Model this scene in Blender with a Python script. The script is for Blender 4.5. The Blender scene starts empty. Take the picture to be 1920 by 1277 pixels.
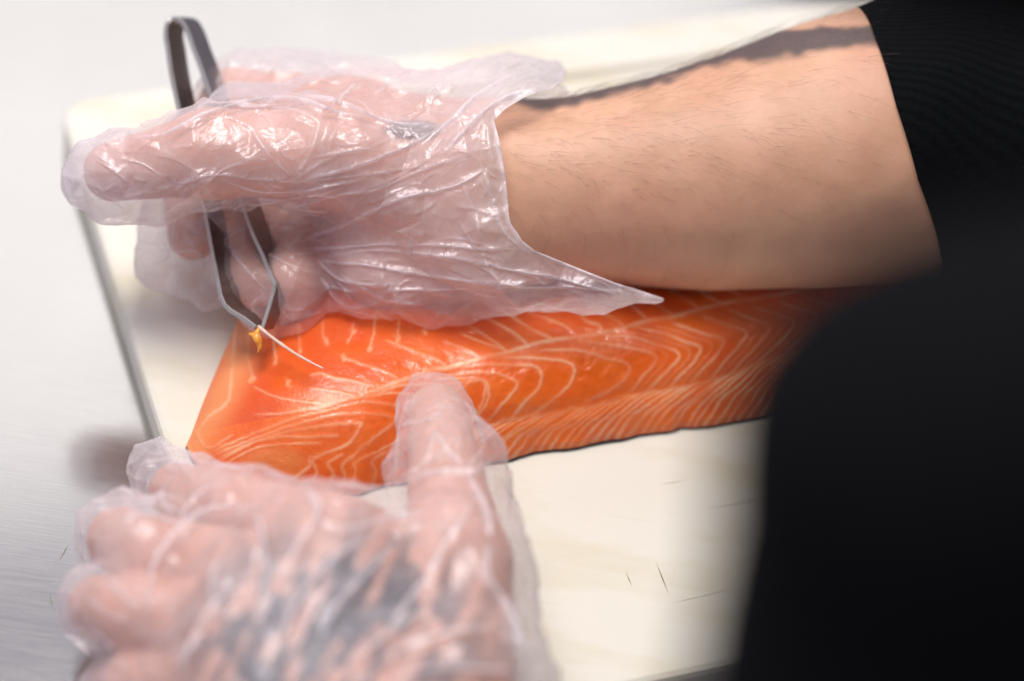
import bpy, bmesh, math, random
import numpy as np
from mathutils import Vector, Matrix

rng = np.random.default_rng(7)
random.seed(7)
sc = bpy.context.scene
COL = sc.collection

# ------------------------------------------------------------------ camera
DIST, PITCH, ROLL = 0.78, math.radians(46), math.radians(9)
LENS = 36 * DIST / 0.32
CAM = np.array([0, -DIST * math.cos(PITCH), DIST * math.sin(PITCH)])
FW = np.array([0, math.cos(PITCH), -math.sin(PITCH)])
_r0 = np.array([1., 0, 0]); _u0 = np.array([0, math.sin(PITCH), math.cos(PITCH)])
RT = _r0 * math.cos(ROLL) + _u0 * math.sin(ROLL)
UP = -_r0 * math.sin(ROLL) + _u0 * math.cos(ROLL)
FPX = 1920 * LENS / 36
cd = bpy.data.cameras.new('camera'); cam = bpy.data.objects.new('camera', cd); COL.objects.link(cam)
cd.lens = LENS; cd.sensor_width = 36; cd.clip_start = 0.01; cd.clip_end = 50
cd.dof.use_dof = True; cd.dof.focus_distance = 0.724; cd.dof.aperture_fstop = 3.7
M = Matrix.Identity(4)
for i in range(3):
    M[i][0] = RT[i]; M[i][1] = UP[i]; M[i][2] = -FW[i]; M[i][3] = CAM[i]
cam.matrix_world = M
sc.camera = cam

# ------------------------------------------------------------------ light
w = bpy.data.worlds.new('World'); sc.world = w; w.use_nodes = True
bg = w.node_tree.nodes['Background']; bg.inputs[0].default_value = (0.78, 0.75, 0.94, 1); bg.inputs[1].default_value = 0.5


def lamp(name, loc, aim, size, size_y, power, col):
    l = bpy.data.lights.new(name, 'AREA'); l.shape = 'RECTANGLE'; l.size = size; l.size_y = size_y
    l.energy = power; l.color = col
    o = bpy.data.objects.new(name, l); COL.objects.link(o); o.location = loc
    o.rotation_euler = (Vector(aim) - Vector(loc)).to_track_quat('-Z', 'Y').to_euler()
    return o


lamp('ceiling_light', (-0.24, 0.13, 1.15), (-0.06, 0.02, 0), 0.6, 0.42, 11.8, (1.0, 0.955, 0.90))
lamp('window_light', (-0.7, 2.0, 1.85), (-0.1, 0.0, 0), 2.2, 1.0, 8.2, (1.0, 0.975, 0.93))
vs = sc.view_settings
vs.view_transform = 'Standard'; vs.look = 'None'; vs.exposure = 0.2; vs.gamma = 1
sc.cycles.use_denoising = True
sc.cycles.transparent_max_bounces = 12
sc.cycles.max_bounces = 6
sc.cycles.use_adaptive_sampling = True
sc.cycles.adaptive_threshold = 0.02
sc.cycles.sample_clamp_indirect = 6


# ------------------------------------------------------------------ picture <-> place helpers
def P(px, py, z=0.0):
    """point of the place seen at that pixel, at height z above the board"""
    d = FW + RT * (px - 960) / FPX + UP * (638.5 - py) / FPX
    return CAM + d * (z - CAM[2]) / d[2]


def Q(px, py, dep):
    return CAM + dep * (FW + RT * (px - 960) / FPX + UP * (638.5 - py) / FPX)


def pix(v):
    d = np.asarray(v) - CAM
    w_ = d @ FW
    return 960 + FPX * (d @ RT) / w_, 638.5 - FPX * (d @ UP) / w_, w_


def catmull(pts, n=8):
    p = np.array(pts, float)
    if len(p) < 3:
        t = np.linspace(0, 1, n * 2)[:, None]
        return p[0] * (1 - t) + p[-1] * t
    e = np.vstack([2 * p[0] - p[1], p, 2 * p[-1] - p[-2]])
    out = []
    for i in range(1, len(e) - 2):
        t = np.linspace(0, 1, n, endpoint=False)[:, None]
        a, b, c, d = e[i - 1], e[i], e[i + 1], e[i + 2]
        out.append(.5 * (2 * b + (c - a) * t + (2 * a - 5 * b + 4 * c - d) * t ** 2 + (3 * b - a - 3 * c + d) * t ** 3))
    out.append(p[-1:])
    return np.vstack(out)


def line_dist(X, Y, poly):
    """distance and running parameter of points to a polyline, both in the poly's units"""
    best = np.full(X.shape, 1e9); par = np.zeros(X.shape); side = np.zeros(X.shape)
    n = len(poly) - 1
    for i in range(n):
        a, b = poly[i], poly[i + 1]
        ab = b - a; L = ab @ ab + 1e-12
        t = np.clip(((X - a[0]) * ab[0] + (Y - a[1]) * ab[1]) / L, 0, 1)
        dx = X - a[0] - t * ab[0]; dy = Y - a[1] - t * ab[1]
        d = np.hypot(dx, dy); m = d < best
        best[m] = d[m]; par[m] = ((i + t) / n)[m]
        side[m] = np.sign(ab[0] * dy - ab[1] * dx)[m]
    return best, par, side


def _hash(i, j, k, s):
    n = (i * 374761393 + j * 668265263 + k * 2147483647 + s * 1274126177) & 0xffffffff
    n = ((n ^ (n >> 13)) * 1274126177) & 0xffffffff
    n = ((n ^ (n >> 15)) * 2246822519) & 0xffffffff
    return ((n ^ (n >> 16)) & 0xffff) / 65535.0 * 2 - 1


def noise(p, s=0):
    p = np.asarray(p, float); f = np.floor(p).astype(np.int64); t = p - f
    t = t * t * (3 - 2 * t); r = 0
    for a in (0, 1):
        for b in (0, 1):
            for c in (0, 1):
                wgt = (t[:, 0] if a else 1 - t[:, 0]) * (t[:, 1] if b else 1 - t[:, 1]) * (t[:, 2] if c else 1 - t[:, 2])
                r = r + wgt * _hash(f[:, 0] + a, f[:, 1] + b, f[:, 2] + c, s)
    return r


def sstep(a, b, x):
    t = np.clip((x - a) / (b - a), 0, 1)
    return t * t * (3 - 2 * t)


# ------------------------------------------------------------------ mesh helpers
def mesh_obj(name, v, f, mat, parent=None, smooth=True, attrs=None):
    me = bpy.data.meshes.new(name)
    v = np.asarray(v, np.float32); f = np.asarray(f)
    if f.dtype == object or f.ndim == 1:
        me.from_pydata([tuple(map(float, q)) for q in v], [], [list(q) for q in f])
    else:
        n, k = f.shape
        me.vertices.add(len(v)); me.vertices.foreach_set('co', v.ravel())
        me.loops.add(n * k); me.loops.foreach_set('vertex_index', f.astype(np.int32).ravel())
        me.polygons.add(n); me.polygons.foreach_set('loop_start', np.arange(0, n * k, k, dtype=np.int32))
    me.update(calc_edges=True); me.validate()
    me.polygons.foreach_set('use_smooth', np.full(len(me.polygons), smooth))
    for k_, a in (attrs or {}).items():
        at = me.attributes.new(k_, 'FLOAT', 'POINT'); at.data.foreach_set('value', np.asarray(a, np.float32))
    o = bpy.data.objects.new(name, me); COL.objects.link(o)
    if mat: me.materials.append(mat)
    if parent: o.parent = parent
    return o


def empty(name, loc, label, cat):
    o = bpy.data.objects.new(name, None); COL.objects.link(o)
    o.empty_display_size = 0.02
    o['label'] = label; o['category'] = cat
    return o


def normals(v, f):
    n = np.zeros_like(v)
    a = v[f[:, 2]] - v[f[:, 0]]; b = v[f[:, 3]] - v[f[:, 1]] if f.shape[1] == 4 else v[f[:, 1]] - v[f[:, 0]]
    fn = np.cross(a, b) if f.shape[1] == 4 else np.cross(b, a)
    for k in range(f.shape[1]):
        for c in range(3):
            n[:, c] += np.bincount(f[:, k], fn[:, c], len(v))
    return n / (np.linalg.norm(n, axis=1, keepdims=True) + 1e-12)


def laplace(v, f, it, lam=0.5):
    k = f.shape[1]
    e = np.vstack([np.stack([f[:, i], f[:, (i + 1) % k]], 1) for i in range(k)])
    e = np.vstack([e, e[:, ::-1]])
    cnt = np.bincount(e[:, 0], minlength=len(v)) + 1e-9
    for _ in range(it):
        m = np.stack([np.bincount(e[:, 0], v[e[:, 1], c], len(v)) for c in range(3)], 1) / cnt[:, None]
        v = v + lam * (m - v)
    return v


class Field:
    """signed distance field of joined tapered limbs, turned into one skin"""
    def __init__(s, lo, hi, h):
        s.lo = np.array(lo, float); s.h = h
        s.n = np.ceil((np.array(hi) - s.lo) / h).astype(int) + 1
        s.d = np.full(tuple(s.n), 0.05, np.float32)

    def limb(s, a, b, ra, rb, k=0.006, flat=None):
        a = np.array(a, float); b = np.array(b, float)
        m = max(ra, rb) + k + 3 * s.h + 0.004
        if flat: m += max(ra, rb) * max(0, flat[1] - 1)
        i0 = np.clip(np.floor((np.minimum(a, b) - m - s.lo) / s.h).astype(int), 0, s.n)
        i1 = np.clip(np.ceil((np.maximum(a, b) + m - s.lo) / s.h).astype(int) + 1, 0, s.n)
        if np.any(i1 <= i0): return
        ax = [s.lo[c] + s.h * np.arange(i0[c], i1[c]) for c in range(3)]
        x, y, z = np.meshgrid(*ax, indexing='ij')
        p = np.stack([x, y, z], -1) - a
        ab = b - a
        t = np.clip(p @ ab / (ab @ ab + 1e-12), 0, 1)
        q = p - t[..., None] * ab
        if flat:                                   # flat = (direction, stretch): wider along a direction
            dv = np.array(flat[0], float); dv /= np.linalg.norm(dv)
            q = q - (q @ dv)[..., None] * dv * (1 - 1 / flat[1])
        d = np.linalg.norm(q, axis=-1) - (ra + (rb - ra) * t)
        sl = tuple(slice(i0[c], i1[c]) for c in range(3))
        o = s.d[sl]
        hh = np.clip(.5 + .5 * (o - d) / k, 0, 1)
        s.d[sl] = o * (1 - hh) + d * hh - k * hh * (1 - hh)

    def chain(s, pts, rad, k=0.006, flat=None):
        for i in range(len(pts) - 1):
            s.limb(pts[i], pts[i + 1], rad[i], rad[i + 1], k, flat)

    def at(s, v):
        g = (v - s.lo) / s.h
        i = np.clip(np.floor(g).astype(int), 0, s.n - 2); t = np.clip(g - i, 0, 1); r = 0
        for a in (0, 1):
            for b in (0, 1):
                for c in (0, 1):
                    wg = (t[:, 0] if a else 1 - t[:, 0]) * (t[:, 1] if b else 1 - t[:, 1]) * (t[:, 2] if c else 1 - t[:, 2])
                    r = r + wg * s.d[i[:, 0] + a, i[:, 1] + b, i[:, 2] + c]
        return r

    def skin(s, smooth=2):
        d = s.d; n = np.array(d.shape)
        ins = d < 0
        corners = [(a, b, c) for a in (0, 1) for b in (0, 1) for c in (0, 1)]
        cs = np.zeros(tuple(n - 1), np.int8)
        for a, b, c in corners:
            cs += ins[a:n[0] - 1 + a, b:n[1] - 1 + b, c:n[2] - 1 + c]
        act = (cs > 0) & (cs < 8)
        idx = np.argwhere(act)
        vid = np.full(act.shape, -1, np.int64); vid[act] = np.arange(len(idx))
        acc = np.zeros((len(idx), 3)); cnt = np.zeros(len(idx))
        for ca in corners:
            for axis in range(3):
                if ca[axis]: continue
                cb = list(ca); cb[axis] = 1
                va = d[idx[:, 0] + ca[0], idx[:, 1] + ca[1], idx[:, 2] + ca[2]]
                vb = d[idx[:, 0] + cb[0], idx[:, 1] + cb[1], idx[:, 2] + cb[2]]
                m = (va < 0) != (vb < 0)
                t = va[m] / (va[m] - vb[m])
                pt = np.tile(np.array(ca, float), (m.sum(), 1)); pt[:, axis] = t
                acc[m] += pt; cnt[m] += 1
        v = s.lo + s.h * (idx + acc / cnt[:, None])
        faces = []
        for axis in range(3):
            o1, o2 = [(1, 2), (2, 0), (0, 1)][axis]
            sl0 = [slice(None)] * 3; sl1 = [slice(None)] * 3
            sl0[axis] = slice(0, -1); sl1[axis] = slice(1, None)
            ch = ins[tuple(sl0)] != ins[tuple(sl1)]
            e = np.argwhere(ch)
            ok = (e[:, o1] > 0) & (e[:, o2] > 0) & (e[:, o1] < n[o1] - 1) & (e[:, o2] < n[o2] - 1)
            e = e[ok]
            q = []
            for da, db in ((-1, -1), (0, -1), (0, 0), (-1, 0)):
                c = e.copy(); c[:, o1] += da; c[:, o2] += db
                q.append(vid[c[:, 0], c[:, 1], c[:, 2]])
            q = np.stack(q, 1)
            fl = ~ins[e[:, 0], e[:, 1], e[:, 2]]
            q[fl] = q[fl][:, ::-1]
            faces.append(q)
        f = np.vstack(faces); f = f[(f >= 0).all(1)]
        if smooth: v = laplace(v, f, smooth)
        return v, f


def keep_faces(v, f, mask, attrs):
    """drop vertices outside mask and renumber"""
    fk = f[mask[f].all(1)]
    used = np.zeros(len(v), bool); used[fk] = True
    new = np.cumsum(used) - 1
    return v[used], new[fk], {k: a[used] for k, a in attrs.items()}


# ------------------------------------------------------------------ material helpers
def mat(name):
    m = bpy.data.materials.new(name); m.use_nodes = True
    nt = m.node_tree; nt.nodes.clear()
    out = nt.nodes.new('ShaderNodeOutputMaterial')
    def N(t, **kw):
        n = nt.nodes.new('ShaderNode' + t)
        for k, v in kw.items():
            if k in n.inputs: n.inputs[k].default_value = v
            else: setattr(n, k, v)
        return n
    def L(a, b): nt.links.new(a, b)
    return m, N, L, out


def math_node(N, L, op, a, b=None, clamp=False):
    n = N('Math', operation=op); n.use_clamp = clamp
    for i, x in enumerate((a, b)):
        if x is None: continue
        if isinstance(x, (int, float)): n.inputs[i].default_value = x
        else: L(x, n.inputs[i])
    return n.outputs[0]


def mixc(N, L, fac, a, b):
    n = N('Mix', data_type='RGBA')
    for sock, x in ((n.inputs[0], fac), (n.inputs[6], a), (n.inputs[7], b)):
        if isinstance(x, (int, float)): sock.default_value = x
        elif isinstance(x, tuple): sock.default_value = (*x, 1)
        else: L(x, sock)
    return n.outputs[2]


def ramp(N, L, src, stops):
    n = N('ValToRGB'); L(src, n.inputs[0]); e = n.color_ramp.elements
    while len(e) < len(stops): e.new(0.5)
    for el, (p, c) in zip(e, stops):
        el.position = p; el.color = (c, c, c, 1) if isinstance(c, (int, float)) else (*c, 1)
    return n.outputs[0]


def obj_noise(N, L, scale, detail=4, rough=.55, stretch=None, rot=0.0):
    tc = N('TexCoord'); mp = N('Mapping'); L(tc.outputs['Object'], mp.inputs[0])
    if stretch: mp.inputs['Scale'].default_value = stretch
    mp.inputs['Rotation'].default_value = (0, 0, rot)
    n = N('TexNoise'); n.inputs['Scale'].default_value = scale; n.inputs['Detail'].default_value = detail
    n.inputs['Roughness'].default_value = rough
    L(mp.outputs[0], n.inputs['Vector'])
    return n.outputs[0]


def bump(N, L, h, strength, dist, normal=None):
    b = N('Bump'); b.inputs['Strength'].default_value = strength; b.inputs['Distance'].default_value = dist
    L(h, b.inputs['Height'])
    if normal: L(normal, b.inputs['Normal'])
    return b.outputs[0]


BOARD_ROT = math.radians(25.2)


def m_steel():
    m, N, L, out = mat('brushed_steel')
    p = N('BsdfPrincipled', Metallic=1.0)
    br = obj_noise(N, L, 60, 6, .65, (1.0, 22, 1), BOARD_ROT * -1)
    bl = obj_noise(N, L, 9, 5, .6)
    L(mixc(N, L, bl, (.45, .44, .42), (.57, .555, .53)), p.inputs['Base Color'])
    r = math_node(N, L, 'ADD', math_node(N, L, 'MULTIPLY', br, .12), .09)
    L(r, p.inputs['Roughness'])
    L(bump(N, L, br, .025, .0003), p.inputs['Normal'])
    L(p.outputs[0], out.inputs[0]); return m


def m_board():
    m, N, L, out = mat('white_polyethylene')
    p = N('BsdfPrincipled', Roughness=.42)
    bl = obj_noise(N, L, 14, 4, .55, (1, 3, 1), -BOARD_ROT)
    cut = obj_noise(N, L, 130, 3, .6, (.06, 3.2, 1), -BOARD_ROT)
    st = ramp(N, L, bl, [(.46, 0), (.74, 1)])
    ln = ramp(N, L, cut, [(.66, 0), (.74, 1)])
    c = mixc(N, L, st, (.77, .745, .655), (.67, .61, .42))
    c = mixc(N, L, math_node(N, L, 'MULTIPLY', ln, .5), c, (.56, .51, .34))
    L(c, p.inputs['Base Color'])
    L(bump(N, L, cut, .25, .0006), p.inputs['Normal'])
    L(p.outputs[0], out.inputs[0]); return m


def m_flat(name, col, rough=.6, metal=0.0, sub=0.0, spec=.5):
    m, N, L, out = mat(name)
    p = N('BsdfPrincipled', Roughness=rough, Metallic=metal)
    p.inputs['Specular IOR Level'].default_value = spec
    n = obj_noise(N, L, 300, 4)
    L(mixc(N, L, n, tuple(c * .8 for c in col), tuple(min(1, c * 1.2) for c in col)), p.inputs['Base Color'])
    if sub:
        p.inputs['Subsurface Weight'].default_value = sub; p.inputs['Subsurface Radius'].default_value = (.003, .002, .001)
    L(bump(N, L, n, .2, .0004), p.inputs['Normal'])
    L(p.outputs[0], out.inputs[0]); return m


def m_tool():
    m, N, L, out = mat('dark_steel')
    p = N('BsdfPrincipled', Metallic=1.0)
    n = obj_noise(N, L, 500, 5)
    L(mixc(N, L, n, (.19, .16, .15), (.34, .30, .285)), p.inputs['Base Color'])
    L(math_node(N, L, 'ADD', math_node(N, L, 'MULTIPLY', n, .25), .22), p.inputs['Roughness'])
    L(bump(N, L, n, .3, .0003), p.inputs['Normal'])
    L(p.outputs[0], out.inputs[0]); return m


def m_skin():
    m, N, L, out = mat('skin')
    p = N('BsdfPrincipled', Roughness=.5)
    n1 = obj_noise(N, L, 55, 5, .6); n2 = obj_noise(N, L, 700, 3, .6); n3 = obj_noise(N, L, 20, 3)
    c = mixc(N, L, ramp(N, L, n1, [(.35, 0), (.65, 1)]), (.60, .330, .205), (.70, .40, .262))
    c = mixc(N, L, math_node(N, L, 'MULTIPLY', ramp(N, L, n3, [(.45, 0), (.7, 1)]), .45), c, (.66, .30, .21))
    at = N('Attribute', attribute_name='pink')
    c = mixc(N, L, at.outputs['Fac'], c, (.66, .345, .27))
    ta = N('Attribute', attribute_name='tattoo')
    tn = ramp(N, L, n2, [(.3, .94), (.6, 1.0)])
    c = mixc(N, L, math_node(N, L, 'MULTIPLY', ta.outputs['Fac'], tn), c, (.028, .034, .045))
    L(c, p.inputs['Base Color'])
    p.inputs['Subsurface Weight'].default_value = .22
    p.inputs['Subsurface Radius'].default_value = (.006, .0025, .0015)
    L(bump(N, L, n2, .2, .0005), p.inputs['Normal'])
    L(p.outputs[0], out.inputs[0]); return m


def m_film():
    m, N, L, out = mat('clear_plastic_film')
    op = N('Attribute', attribute_name='opacity')
    c1 = obj_noise(N, L, 260, 5, .62); c2 = obj_noise(N, L, 900, 3, .6)
    vor = N('TexVoronoi', feature='DISTANCE_TO_EDGE', Scale=150.0)
    tc = N('TexCoord'); dn = N('TexNoise', Scale=70.0)
    L(tc.outputs['Object'], dn.inputs['Vector'])
    mx = N('Mix', data_type='VECTOR'); mx.inputs[0].default_value = .04
    L(tc.outputs['Object'], mx.inputs[4]); L(dn.outputs['Color'], mx.inputs[5]); L(mx.outputs[1], vor.inputs['Vector'])
    crk = math_node(N, L, 'MULTIPLY', vor.outputs['Distance'], 5.0)
    b = bump(N, L, crk, .10, .0010)
    b = bump(N, L, c1, .22, .0012, b)
    b = bump(N, L, c2, .12, .0006, b)
    lw = N('LayerWeight', Blend=.35)
    fac = math_node(N, L, 'POWER', lw.outputs['Facing'], 2.2)
    o = math_node(N, L, 'ADD', op.outputs['Fac'], math_node(N, L, 'MULTIPLY', fac, .30))
    o = math_node(N, L, 'ADD', o, math_node(N, L, 'MULTIPLY', math_node(N, L, 'SUBTRACT', c1, .5), .3), True)
    tr = N('BsdfTransparent')
    df = N('BsdfDiffuse', Color=(.95, .91, .95, 1)); tl = N('BsdfTranslucent', Color=(.97, .94, .97, 1))
    L(b, df.inputs['Normal'])
    sm = N('MixShader', Fac=.45); L(df.outputs[0], sm.inputs[1]); L(tl.outputs[0], sm.inputs[2])
    m1 = N('MixShader'); L(o, m1.inputs[0]); L(tr.outputs[0], m1.inputs[1]); L(sm.outputs[0], m1.inputs[2])
    gl = N('BsdfGlossy', Color=(.96, .93, 1, 1), Roughness=.2); L(b, gl.inputs['Normal'])
    fr = N('Fresnel', IOR=1.5); L(b, fr.inputs['Normal'])
    m2 = N('MixShader'); L(math_node(N, L, 'MINIMUM', math_node(N, L, 'MULTIPLY', fr.outputs[0], 1.0), .09), m2.inputs[0])
    L(m1.outputs[0], m2.inputs[1]); L(gl.outputs[0], m2.inputs[2])
    L(m2.outputs[0], out.inputs[0]); return m


def m_flesh():
    m, N, L, out = mat('salmon_flesh')
    p = N('BsdfPrincipled')
    fat = N('Attribute', attribute_name='fat'); pale = N('Attribute', attribute_name='pale'); red = N('Attribute', attribute_name='red')
    n1 = obj_noise(N, L, 60, 5, .6); n2 = obj_noise(N, L, 420, 4, .6); n3 = obj_noise(N, L, 1100, 3, .6)
    fib = obj_noise(N, L, 240, 4, .6, (1, .35, 1), .9)
    c = mixc(N, L, ramp(N, L, n1, [(.3, 0), (.7, 1)]), (.78, .100, .006), (.88, .172, .014))
    c = mixc(N, L, math_node(N, L, 'MULTIPLY', ramp(N, L, fib, [(.45, 0), (.75, 1)]), .35), c, (.92, .25, .05))
    c = mixc(N, L, red.outputs['Fac'], c, (.74, .095, .012))
    c = mixc(N, L, math_node(N, L, 'MULTIPLY', pale.outputs['Fac'], .8), c, (.86, .33, .12))
    c = mixc(N, L, fat.outputs['Fac'], c, (.95, .49, .27))
    L(c, p.inputs['Base Color'])
    L(math_node(N, L, 'ADD', math_node(N, L, 'MULTIPLY', n2, .26), .22), p.inputs['Roughness'])
    p.inputs['Subsurface Weight'].default_value = .35
    p.inputs['Subsurface Radius'].default_value = (.006, .0018, .0006)
    wa = N('Attribute', attribute_name='wet'); L(math_node(N, L, 'ADD', math_node(N, L, 'MULTIPLY', wa.outputs['Fac'], .8), .14, True), p.inputs['Coat Weight']); p.inputs['Coat Roughness'].default_value = .09
    b = bump(N, L, n2, .28, .0010); b = bump(N, L, n3, .12, .0004, b)
    L(b, p.inputs['Coat Normal'])
    L(b, p.inputs['Normal'])
    L(p.outputs[0], out.inputs[0]); return m


def m_knit():
    m, N, L, out = mat('black_knit')
    p = N('BsdfPrincipled', Roughness=.9)
    n = obj_noise(N, L, 900, 3)
    wv = N('TexWave', Scale=160.0, Distortion=1.5); wv.inputs['Detail Scale'].default_value = 3
    tc = N('TexCoord'); mp = N('Mapping'); mp.inputs['Rotation'].default_value = (0.3, 0, 1.75)
    L(tc.outputs['Object'], mp.inputs[0]); L(mp.outputs[0], wv.inputs[0])
    L(mixc(N, L, n, (.0022, .0026, .0032), (.006, .0068, .008)), p.inputs['Base Color'])
    b = bump(N, L, wv.outputs['Fac'], .3, .0010); b = bump(N, L, n, .3, .0006, b)
    L(b, p.inputs['Normal'])
    p.inputs['Specular IOR Level'].default_value = .06
    L(p.outputs[0], out.inputs[0]); return m


MT = dict(edge=m_flat('steel_edge_highlight', (.55, .53, .50), .40, .9),steel=m_steel(), board=m_board(), tool=m_tool(), skin=m_skin(), film=m_film(), flesh=m_flesh(), knit=m_knit(),
          fskin=m_flat('fish_skin', (.05, .055, .06), .3), mark=m_flat('knife_mark', (.24, .20, .12), .8),
          bone=m_flat('fish_bone', (.80, .60, .50), .35, 0, .4), scrap=m_flat('fat_scrap', (.92, .42, .07), .2, 0, .9),
          hair=m_flat('hair', (.19, .11, .07), .5), cloth=m_flat('black_cloth', (.0034, .0038, .0046), .95, 0, 0, .08))

# ------------------------------------------------------------------ worktop and board
tb = mesh_obj('worktop', [(-1.6, -1.2, -.0125), (1.6, -1.2, -.0125), (1.6, 1.6, -.0125), (-1.6, 1.6, -.0125)], np.array([[0, 1, 2, 3]]), MT['steel'])
tb['kind'] = 'structure'

LB = P(106, 188)                                                      # back left corner of the board
bu = np.array([math.cos(BOARD_ROT), math.sin(BOARD_ROT), 0]); bv = np.array([bu[1], -bu[0], 0])
BL, BW = .62, float((P(1296, 1262) - LB) @ bv)


def board_mesh():
    # profile across the board: flat top, one shallow channel near the far edge, rounded rims
    bm = bmesh.new()
    r = .012
    outline = []
    for cx, cy, a0 in ((r, r, 180), (BL - r, r, 270), (BL - r, BW - r, 0), (r, BW - r, 90)):
        for k in range(9):
            a = math.radians(a0 + 90 * k / 8)
            outline.append((cx + r * math.cos(a), cy + r * math.sin(a)))
    rows = [(.0, -.0122), (.0, -.0022), (.0007, -.0007), (.0022, 0.0)]
    cen = np.array([BL / 2, BW / 2])
    loops = []
    for ins, z in rows:
        lp = []
        for x, y in outline:
            cx = min(max(x, r), BL - r); cy = min(max(y, r), BW - r)
            d = np.array([x - cx, y - cy]); n = np.linalg.norm(d); d = d / n
            q = np.array([x, y]) - d * ins
            lp.append(bm.verts.new((*q, z)))
        loops.append(lp)
    n = len(outline)
    for a, b in zip(loops, loops[1:]):
        for i in range(n):
            bm.faces.new((a[i], a[(i + 1) % n], b[(i + 1) % n], b[i]))
    top = bm.faces.new(loops[-1])
    # a shallow channel parallel to the far edge: slice the top and sink the strip between the cuts
    for y in (.0085, .0125, .0135):
        g = [x for x in bm.faces if all(abs(q.co.z) < 1e-6 for q in x.verts)]
        bmesh.ops.bisect_plane(bm, geom=g + list({e_ for x in g for e_ in x.edges}) + list({q for x in g for q in x.verts}), plane_co=(0, y + .012, 0), plane_no=(0, 1, 0))
    for x in (.30,):
        g = [q for q in bm.faces if all(abs(k.co.z) < 1e-6 for k in q.verts)]
        bmesh.ops.bisect_plane(bm, geom=g + list({e_ for q in g for e_ in q.edges}) + list({k for q in g for k in q.verts}), plane_co=(x - .16, 0, 0), plane_no=(1, 0, 0))
    for q in bm.verts:
        if abs(q.co.z) < 1e-6 and abs(q.co.y - .0245) < 1e-5 and .005 < q.co.x < BL - .005: q.co.z = -.0055
    bm.faces.new(loops[0][::-1])
    me = bpy.data.meshes.new('cutting_board'); bmesh.ops.recalc_face_normals(bm, faces=bm.faces[:]); bm.to_mesh(me); bm.free()
    return me


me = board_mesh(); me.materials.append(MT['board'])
board = bpy.data.objects.new('cutting_board', me); COL.objects.link(board)
bw = np.eye(4)
Mb = Matrix.Identity(4)
for i in range(3):
    Mb[i][0] = bu[i]; Mb[i][1] = bv[i]; Mb[i][2] = (0, 0, -1)[i]; Mb[i][3] = LB[i]
# bu x bv points down, so mirror the profile: build directly in world space instead
co = np.array([v.co[:] for v in me.vertices])
wv_ = LB + co[:, :1] * bu + co[:, 1:2] * bv + co[:, 2:] * np.array([0, 0, 1.])
for v, c in zip(me.vertices, wv_): v.co = c
me.flip_normals()
for p_ in me.polygons: p_.use_smooth = False
board['label'] = 'scratched white plastic cutting board under the salmon'; board['category'] = 'cutting board'


def sweep_flat(name, a, b, wid, z, m, parent):
    a = np.array(a); b = np.array(b); d = b - a; d[2] = 0; nrm = np.array([-d[1], d[0], 0]) / np.linalg.norm(d) * wid
    mid = (a + b) / 2
    v = [a, mid - nrm, b, mid + nrm]
    v = [np.array([q[0], q[1], z]) for q in v] + [np.array([q[0], q[1], z + .00004]) for q in (a * .9 + mid * .1, mid - nrm * .6, b * .9 + mid * .1, mid + nrm * .6)]
    f = [[0, 1, 5, 4], [1, 2, 6, 5], [2, 3, 7, 6], [3, 0, 4, 7], [4, 5, 6, 7]]
    return mesh_obj(name, v, np.array(f), m, parent, False)


sweep_flat('knife_mark', P(1230, 1054), P(1253, 1113), .00018, .0001, MT['mark'], board)
MT['score'] = m_flat('old_knife_score', (.62, .57, .43), .7)
rs = random.Random(5)
for _ in range(5):
    x0, y0 = rs.uniform(960, 1440), rs.uniform(905, 1210)
    ln_ = rs.uniform(30, 130)
    sweep_flat('knife_mark', P(x0, y0), P(x0 + ln_, y0 - ln_ * rs.uniform(.14, .24)), rs.uniform(.00005, .00009), .0001, MT['score'], board)
for x0, y0, x1, y1 in ((112, 1050, 128, 1022), (150, 1035, 158, 1055), (92, 1110, 100, 1142)):
    sweep_flat('scratch', P(x0, y0, -.0124), P(x1, y1, -.0124), .00016, -.0124, MT['mark'], tb)
sweep_flat('knife_mark', P(1173, 1072), P(1185, 1100), .00013, .0001, MT['mark'], board)

# ------------------------------------------------------------------ salmon fillet
front = catmull([P(x, y, .001)[:2] for x, y in ((352, 836), (368, 868), (410, 893), (500, 914), (640, 927), (760, 902), (905, 867), (1180, 820), (1450, 777), (1700, 737), (1950, 690))], 16)
back = catmull([P(x, y, .001)[:2] for x, y in ((486, 520), (560, 490), (700, 465), (900, 430), (1200, 380), (1500, 330), (1950, 260))], 16)


def resample(c, n, bias=1.0):
    s = np.r_[0, np.cumsum(np.linalg.norm(np.diff(c, axis=0), axis=1))]
    t = np.linspace(0, 1, n) * s[-1]
    return np.stack([np.interp(t, s, c[:, k]) for k in range(2)], 1)


NS, NW = 820, 330
Fc, Bc = resample(front, NS), resample(back, NS)
tF = np.linspace(0, 1, NS)
jF = np.stack([noise(np.c_[tF * 60, tF * 0, tF * 0], 17), noise(np.c_[tF * 60, tF * 0, tF * 0], 18)], 1) * .0007
wv = np.linspace(0, 1, NW)
G = Fc[:, None] * (1 - wv)[None, :, None] + Bc[:, None] * wv[None, :, None] + jF[:, None] * ((1 - wv) ** 30)[None, :, None]
Fc = Fc + jF
S = np.linspace(0, 1, NS)[:, None] * .31
# left end bulges outward a little
endl = np.linalg.norm(Bc[0] - Fc[0])
T = .0225 * (.80 + .20 * sstep(0, .08, S))
fl = np.clip(wv / .30, 0, 1)
prof = .05 + .95 * (1 - (1 - fl) ** 2.5)
prof = prof * (1 - .45 * sstep(.55, 1, wv)) * (1 - .7 * sstep(.95, 1, wv))
ends = .22 + .78 * (1 - (1 - np.clip(S / .045, 0, 1)) ** 1.7)
Z = T * prof[None, :] * ends + .0014
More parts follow.
